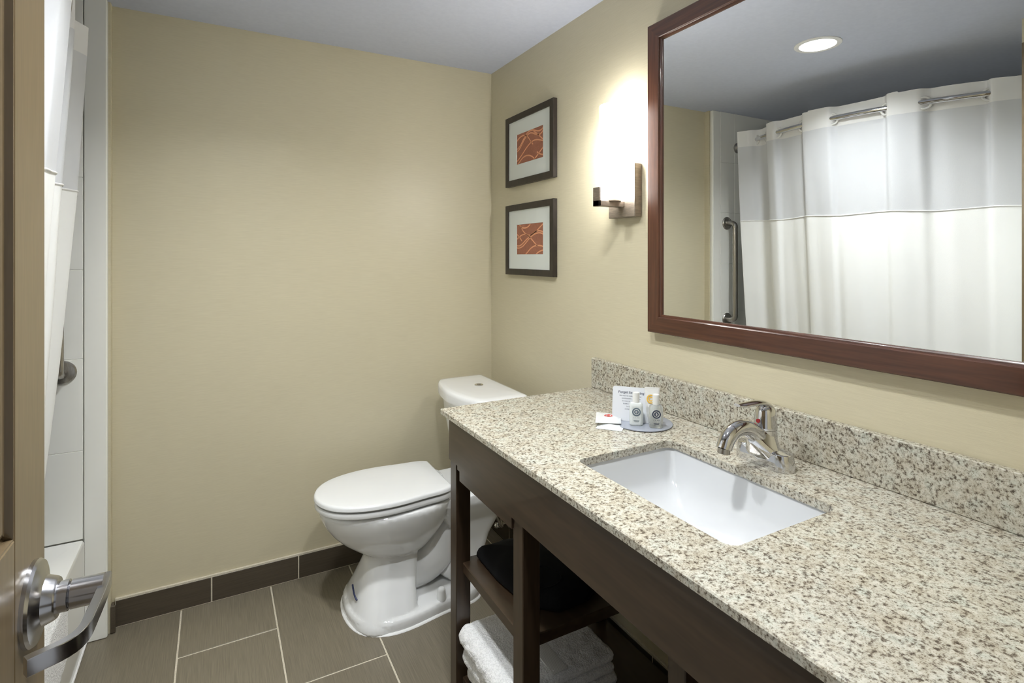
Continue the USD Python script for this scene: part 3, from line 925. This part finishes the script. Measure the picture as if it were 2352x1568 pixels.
tw = [('folded white bath towel at the top of the stack on the bottom shelf', -.585, -.248, -.955, -1.255, .2115, .0585, 1),
      ('folded white bath towel in the middle of the stack on the bottom shelf', -.575, -.242, -.960, -1.262, .1580, .0525, 2),
      ('folded white bath towel at the bottom of the stack on the bottom shelf', -.560, -.236, -.958, -1.266, .1050, .0520, 3)]
for lab, x0, x1, ya, yb, zb, h, sd in tw:
    t = thing('bath_towel', lab, 'towel', ((x0 + x1) / 2, (ya + yb) / 2, zb), 'stack of folded bath towels')
    part(t, 'terry_cloth', swept_cloth(towel_outline(x0, x1, zb, h), yb, ya, 76, .0011, sd, .012), terry, True)
    if sd == 1:
        strip = []
        for y in np.linspace(-1.246, -.962, 40):
            strip.append([(x, y, zb + h + dz + .0022 * (meshkit.noise(np.array([x * 30, y * 20, 1.0]), 4) - .3)) for x, dz in ((-.445, -.004), (-.442, .0016), (-.430, .0020), (-.410, .0020), (-.398, .0016), (-.395, -.004))])
        part(t, 'woven_band', loft(strip), woven, 40, label='flat woven border strip')

# black folded bag on the upper shelf
bag_o = np.array(LineString([(-.516, -.938), (-.44, -.944), (-.33, -.950), (-.245, -.985), (-.235, -1.10), (-.262, -1.22), (-.35, -1.268), (-.44, -1.272), (-.500, -1.215), (-.518, -1.08), (-.516, -.938)]).segmentize(.012).coords)[:-1]
if not Polygon(bag_o).exterior.is_ccw:
    bag_o = bag_o[::-1]
rings = []
cc = bag_o.mean(0)
for k, z in ((.96, .4395), (1.0, .445), (.995, .454), (.96, .468), (.90, .480), (.80, .489), (.60, .495), (.35, .498), (.10, .499)):
    q = cc + (bag_o - cc) * k
    zz = z + (.016 * (meshkit.fbm(np.column_stack([q * 16, np.full(len(q), z * 3)]), 3, 9) - .5) if z > .445 else 0)
    q = q + (.010 * (meshkit.fbm(np.column_stack([q * 22, np.full(len(q), z * 12)]), 2, 5) - .5))[:, None] * (1 if z > .445 else 0)
    rings.append(np.column_stack([q, np.full(len(q), 0) + zz]))
bg = thing('laundry_bag', 'black fabric bag lying folded on the upper vanity shelf', 'bag', (cc[0], cc[1], .439))
part(bg, 'pouch', loft(rings), black_cloth, 60)
part(bg, 'drawstring', tube(spline([(-.47, -1.20, .489), (-.44, -1.23, .486), (-.40, -1.22, .494), (-.42, -1.17, .503), (-.46, -1.15, .499)], 24), .0022, 8), black_cloth, 50)

# ------------------------------------------------------------------ guest amenities
TZ = CZ + .0052
th = np.linspace(0, 2 * math.pi, 64, endpoint=False)
tray_o = np.column_stack([-.150 + .082 * np.cos(th), -1.250 + .084 * np.sin(th)])
solo('amenity_tray', slab(tray_o, [(.003, CZ + .0003), (0, CZ + .0018), (0, CZ + .0038), (.002, CZ + .0050), (.02, CZ + .0050)]), tray_glass, 'round smoky glass tray holding the guest toiletries', 'tray', 40)


class Board:
    """A frame for flat things facing the room: e along the reading direction, w up, n out of the face."""
    def __init__(s, o, e, lean=0.0):
        s.o = np.array(o, float)
        s.e = np.array([*e, 0.0]) / np.linalg.norm(e)
        n = np.cross(s.e, [0, 0, 1])
        s.n = n * math.cos(lean) + np.array([0, 0, 1]) * math.sin(lean)
        s.w = np.cross(s.n, s.e)

    def put(s, m):
        m = tm(m)
        v = np.array(m.vertices)
        t = trimesh.Trimesh(s.o + np.outer(v[:, 0], s.e) + np.outer(v[:, 1], s.w) + np.outer(v[:, 2], s.n), m.faces, process=False)
        if t.volume < 0:
            t.invert()
        return t


def circle_mark(r0, r1, x, y, z, th=.0003):
    o = Point(x, y).buffer(r1, 24)
    if r0:
        o = o.difference(Point(x, y).buffer(r0, 24))
    m = extrude(o, th)
    m.apply_translation([0, 0, z])
    return m


cb = Board((-.2135, -1.197, TZ), (.661, -.75), math.radians(9))
cardm = thing('notice_card', 'white printed card reading Forget Something standing on the tray', 'card', (-.18, -1.235, TZ))
card_poly = Polygon(rrect(0, .106, 0, .094, .007, 5))
part(cardm, 'sheet', cb.put(extrude(card_poly, .0012)), paper_white, False)


def words(t, h, cx, y, bold=False):
    m = meshkit.text_mesh(t, h, .0002, bold)
    b = m.bounds
    m.apply_translation([cx - (b[0, 0] + b[1, 0]) / 2, y, .0012])
    return m


part(cardm, 'heading', cb.put(words('Forget Something?', .0062, .0545, .0755, True)), ink, False)
lines = ['We want to make your stay', 'comfortable. If you are', 'in need of any other', 'toiletry item, call us', 'to ask for', 'complimentary']
body = []
for i, s in enumerate(lines):
    body.append(words(s, .0035, .052 - (0 if i % 2 else .002), .0672 - i * .0072))
part(cardm, 'body_text', cb.put(cat_(body)), ink, False)


def bottle(label, x, y, body_mat, ring_mat, e, h=.062, w=.0180, d=.0135):
    t = thing('toiletry_bottle', label, 'bottle', (x, y, TZ))
    b = Board((x, y, TZ), e)
    rings = []
    for k, z in ((.86, 0), (.97, .002), (1, .005), (1, h - .012), (.97, h - .006), (.80, h - .0015), (.45, h)):
        o = rrect(-w * k, w * k, -d * k, d * k, min(w, d) * k * .62, 6)
        rings.append(np.column_stack([o[:, 0], np.full(len(o), z), -o[:, 1]]))
    bd = part(t, 'bottle_body', b.put(loft(rings)), body_mat, 40)
    cp = []
    for r, z in ((.0088, h - .001), (.0092, h + .001), (.0092, h + .024), (.0084, h + .0265), (.002, h + .027)):
        q = np.linspace(0, 2 * math.pi, 28, endpoint=False)
        cp.append(np.column_stack([r * np.cos(q), np.full(28, z), r * np.sin(q)]))
    part(t, 'cap', b.put(loft(cp)), cap_white, 40)
    zf = d + .0002
    part(bd, 'ring_logo', b.put(cat_([circle_mark(.0082, .0114, 0, .038, zf), circle_mark(0, .0060, 0, .038, zf)])), ring_mat, False, label='round ring logo')
    tx = []
    for x0, y0, w_, h_ in [(-.0075 + .0045 * k, .0215, .0011, .0018) for k in range(4)] + [(-.0075, .0140, .015, .0010), (-.0060, .0112, .012, .0010)]:
        tx.append(extrude(sbox(x0, y0, x0 + w_, y0 + h_), .0002))
        tx[-1].apply_translation([0, 0, zf])
    part(bd, 'print', b.put(cat_(tx)), ring_mat, False)
    m = meshkit.text_mesh('B', .0056, .0002, True)
    bb_ = m.bounds
    m.apply_translation([-(bb_[0, 0] + bb_[1, 0]) / 2, .0352, zf + .0003])
    part(bd, 'monogram', b.put(m), cap_white, False)
    return t


face = (.80, -.60)
bottle('milky white toiletry bottle with grey ring logo, left on the tray', -.1850, -1.2650, bottle_milky, ink_grey, face)
bottle('clear toiletry bottle with dark ring logo, right on the tray', -.1530, -1.3080, bottle_liquid, ink, face)
# lotion tube with a crimped top
lb = Board((-.1330, -1.2720, TZ), (.74, -.67))
lt = thing('lotion_tube', 'white lotion tube with golden ring logo behind the clear bottle', 'tube', (-.133, -1.272, TZ))
rings = []
for w, d, z in ((.0135, .0125, 0), (.015, .014, .002), (.015, .014, .016), (.0165, .0145, .018), (.0185, .012, .05), (.020, .006, .08), (.0205, .0016, .092), (.0205, .0012, .098)):
    q = np.linspace(0, 2 * math.pi, 32, endpoint=False)
    rings.append(np.column_stack([w * np.cos(q), np.full(32, z), -d * np.sin(q)]))
lbody = part(lt, 'tube_body', lb.put(loft(rings)), cap_white, 40)
gl = cat_([circle_mark(.0085, .0120, -.003, .067, .0), circle_mark(.0035, .0062, -.003, .067, .0)])
gv = np.array(gl.vertices)
gv[:, 2] += np.interp(gv[:, 1], [.05, .08, .092], [.0122, .0064, .0022])
part(lbody, 'ring_logo', lb.put(trimesh.Trimesh(gv, gl.faces, process=False)), gold, False, label='golden ring logo')


def sachet(label, q, z, thick, seed, logo):
    q = np.array(q, float)
    n = 26
    s = np.linspace(0, 1, n)
    S, R = np.meshgrid(s, s)
    P = (1 - S)[..., None] * (1 - R)[..., None] * q[0] + S[..., None] * (1 - R)[..., None] * q[1] + S[..., None] * R[..., None] * q[2] + (1 - S)[..., None] * R[..., None] * q[3]
    pill = np.clip(np.sin(math.pi * np.clip((S - .06) / .88, 0, 1)) * np.sin(math.pi * np.clip((R - .06) / .88, 0, 1)), 0, 1) ** .55
    wr = meshkit.fbm(np.stack([S * 7, R * 7, 0 * S + seed], -1), 3, seed) - .5
    top = z(P[..., 0], P[..., 1]) + .0006 + thick * pill + wr * .003 * (pill > 0)
    bot = z(P[..., 0], P[..., 1]) - .0004 - .0 * pill
    a = np.arange(n * n).reshape(n, n)
    qd = np.stack([a[:-1, :-1], a[:-1, 1:], a[1:, 1:], a[1:, :-1]], -1).reshape(-1, 4)
    f = np.vstack([qd[:, [0, 1, 2]], qd[:, [0, 2, 3]]])
    v = np.vstack([np.dstack([P, top[..., None]]).reshape(-1, 3), np.dstack([P, bot[..., None]]).reshape(-1, 3)])
    rim = np.r_[a[0, :-1], a[:-1, -1], a[-1, :0:-1], a[:0:-1, 0]]
    nx = np.roll(rim, -1)
    m = n * n
    f = np.vstack([f, f[:, ::-1] + m, np.stack([rim, rim + m, nx + m], 1), np.stack([rim, nx + m, nx], 1)])
    t = trimesh.Trimesh(v, f, process=False)
    trimesh.repair.fix_normals(t)
    c = q.mean(0)
    th_ = thing('soap_sachet', label, 'sachet', (c[0], c[1], float(z(*c))), 'soap sachets by the tray')
    pk = part(th_, 'wrapper', t, sachet_mat, 50)
    if logo:
        lg = cat_([circle_mark(.0085, .0115, 0, 0, 0), circle_mark(0, .0042, 0, 0, 0)])
        ev = (q[1] - q[0]) / np.linalg.norm(q[1] - q[0])
        wv = (q[3] - q[0]) / np.linalg.norm(q[3] - q[0])
        lv = np.array(lg.vertices)
        c2 = q[0] * .24 + q[1] * .24 + q[2] * .26 + q[3] * .26
        xy = c2 + np.outer(lv[:, 0], ev) + np.outer(lv[:, 1], wv)
        from scipy.interpolate import griddata
        zz = griddata(P.reshape(-1, 2), top.ravel(), xy, 'linear')
        part(pk, 'ring_logo', trimesh.Trimesh(np.column_stack([xy, zz + .0006 + lv[:, 2]]), lg.faces, process=False), logo_red, False, label='red ring logo')
    return th_


sachet('white soap sachet lying flat on the granite, under another one', [(-.295, -1.228), (-.249, -1.282), (-.196, -1.235), (-.240, -1.180)], lambda x, y: CZ + .0008 + 0 * np.asarray(x), .0055, 3, False)
sachet('white soap sachet with a red ring logo, on top of another one', [(-.284, -1.212), (-.225, -1.250), (-.178, -1.192), (-.225, -1.140)], lambda x, y: CZ + .0088 + .05 * (np.asarray(y) + 1.25) * .8, .0065, 5, True)
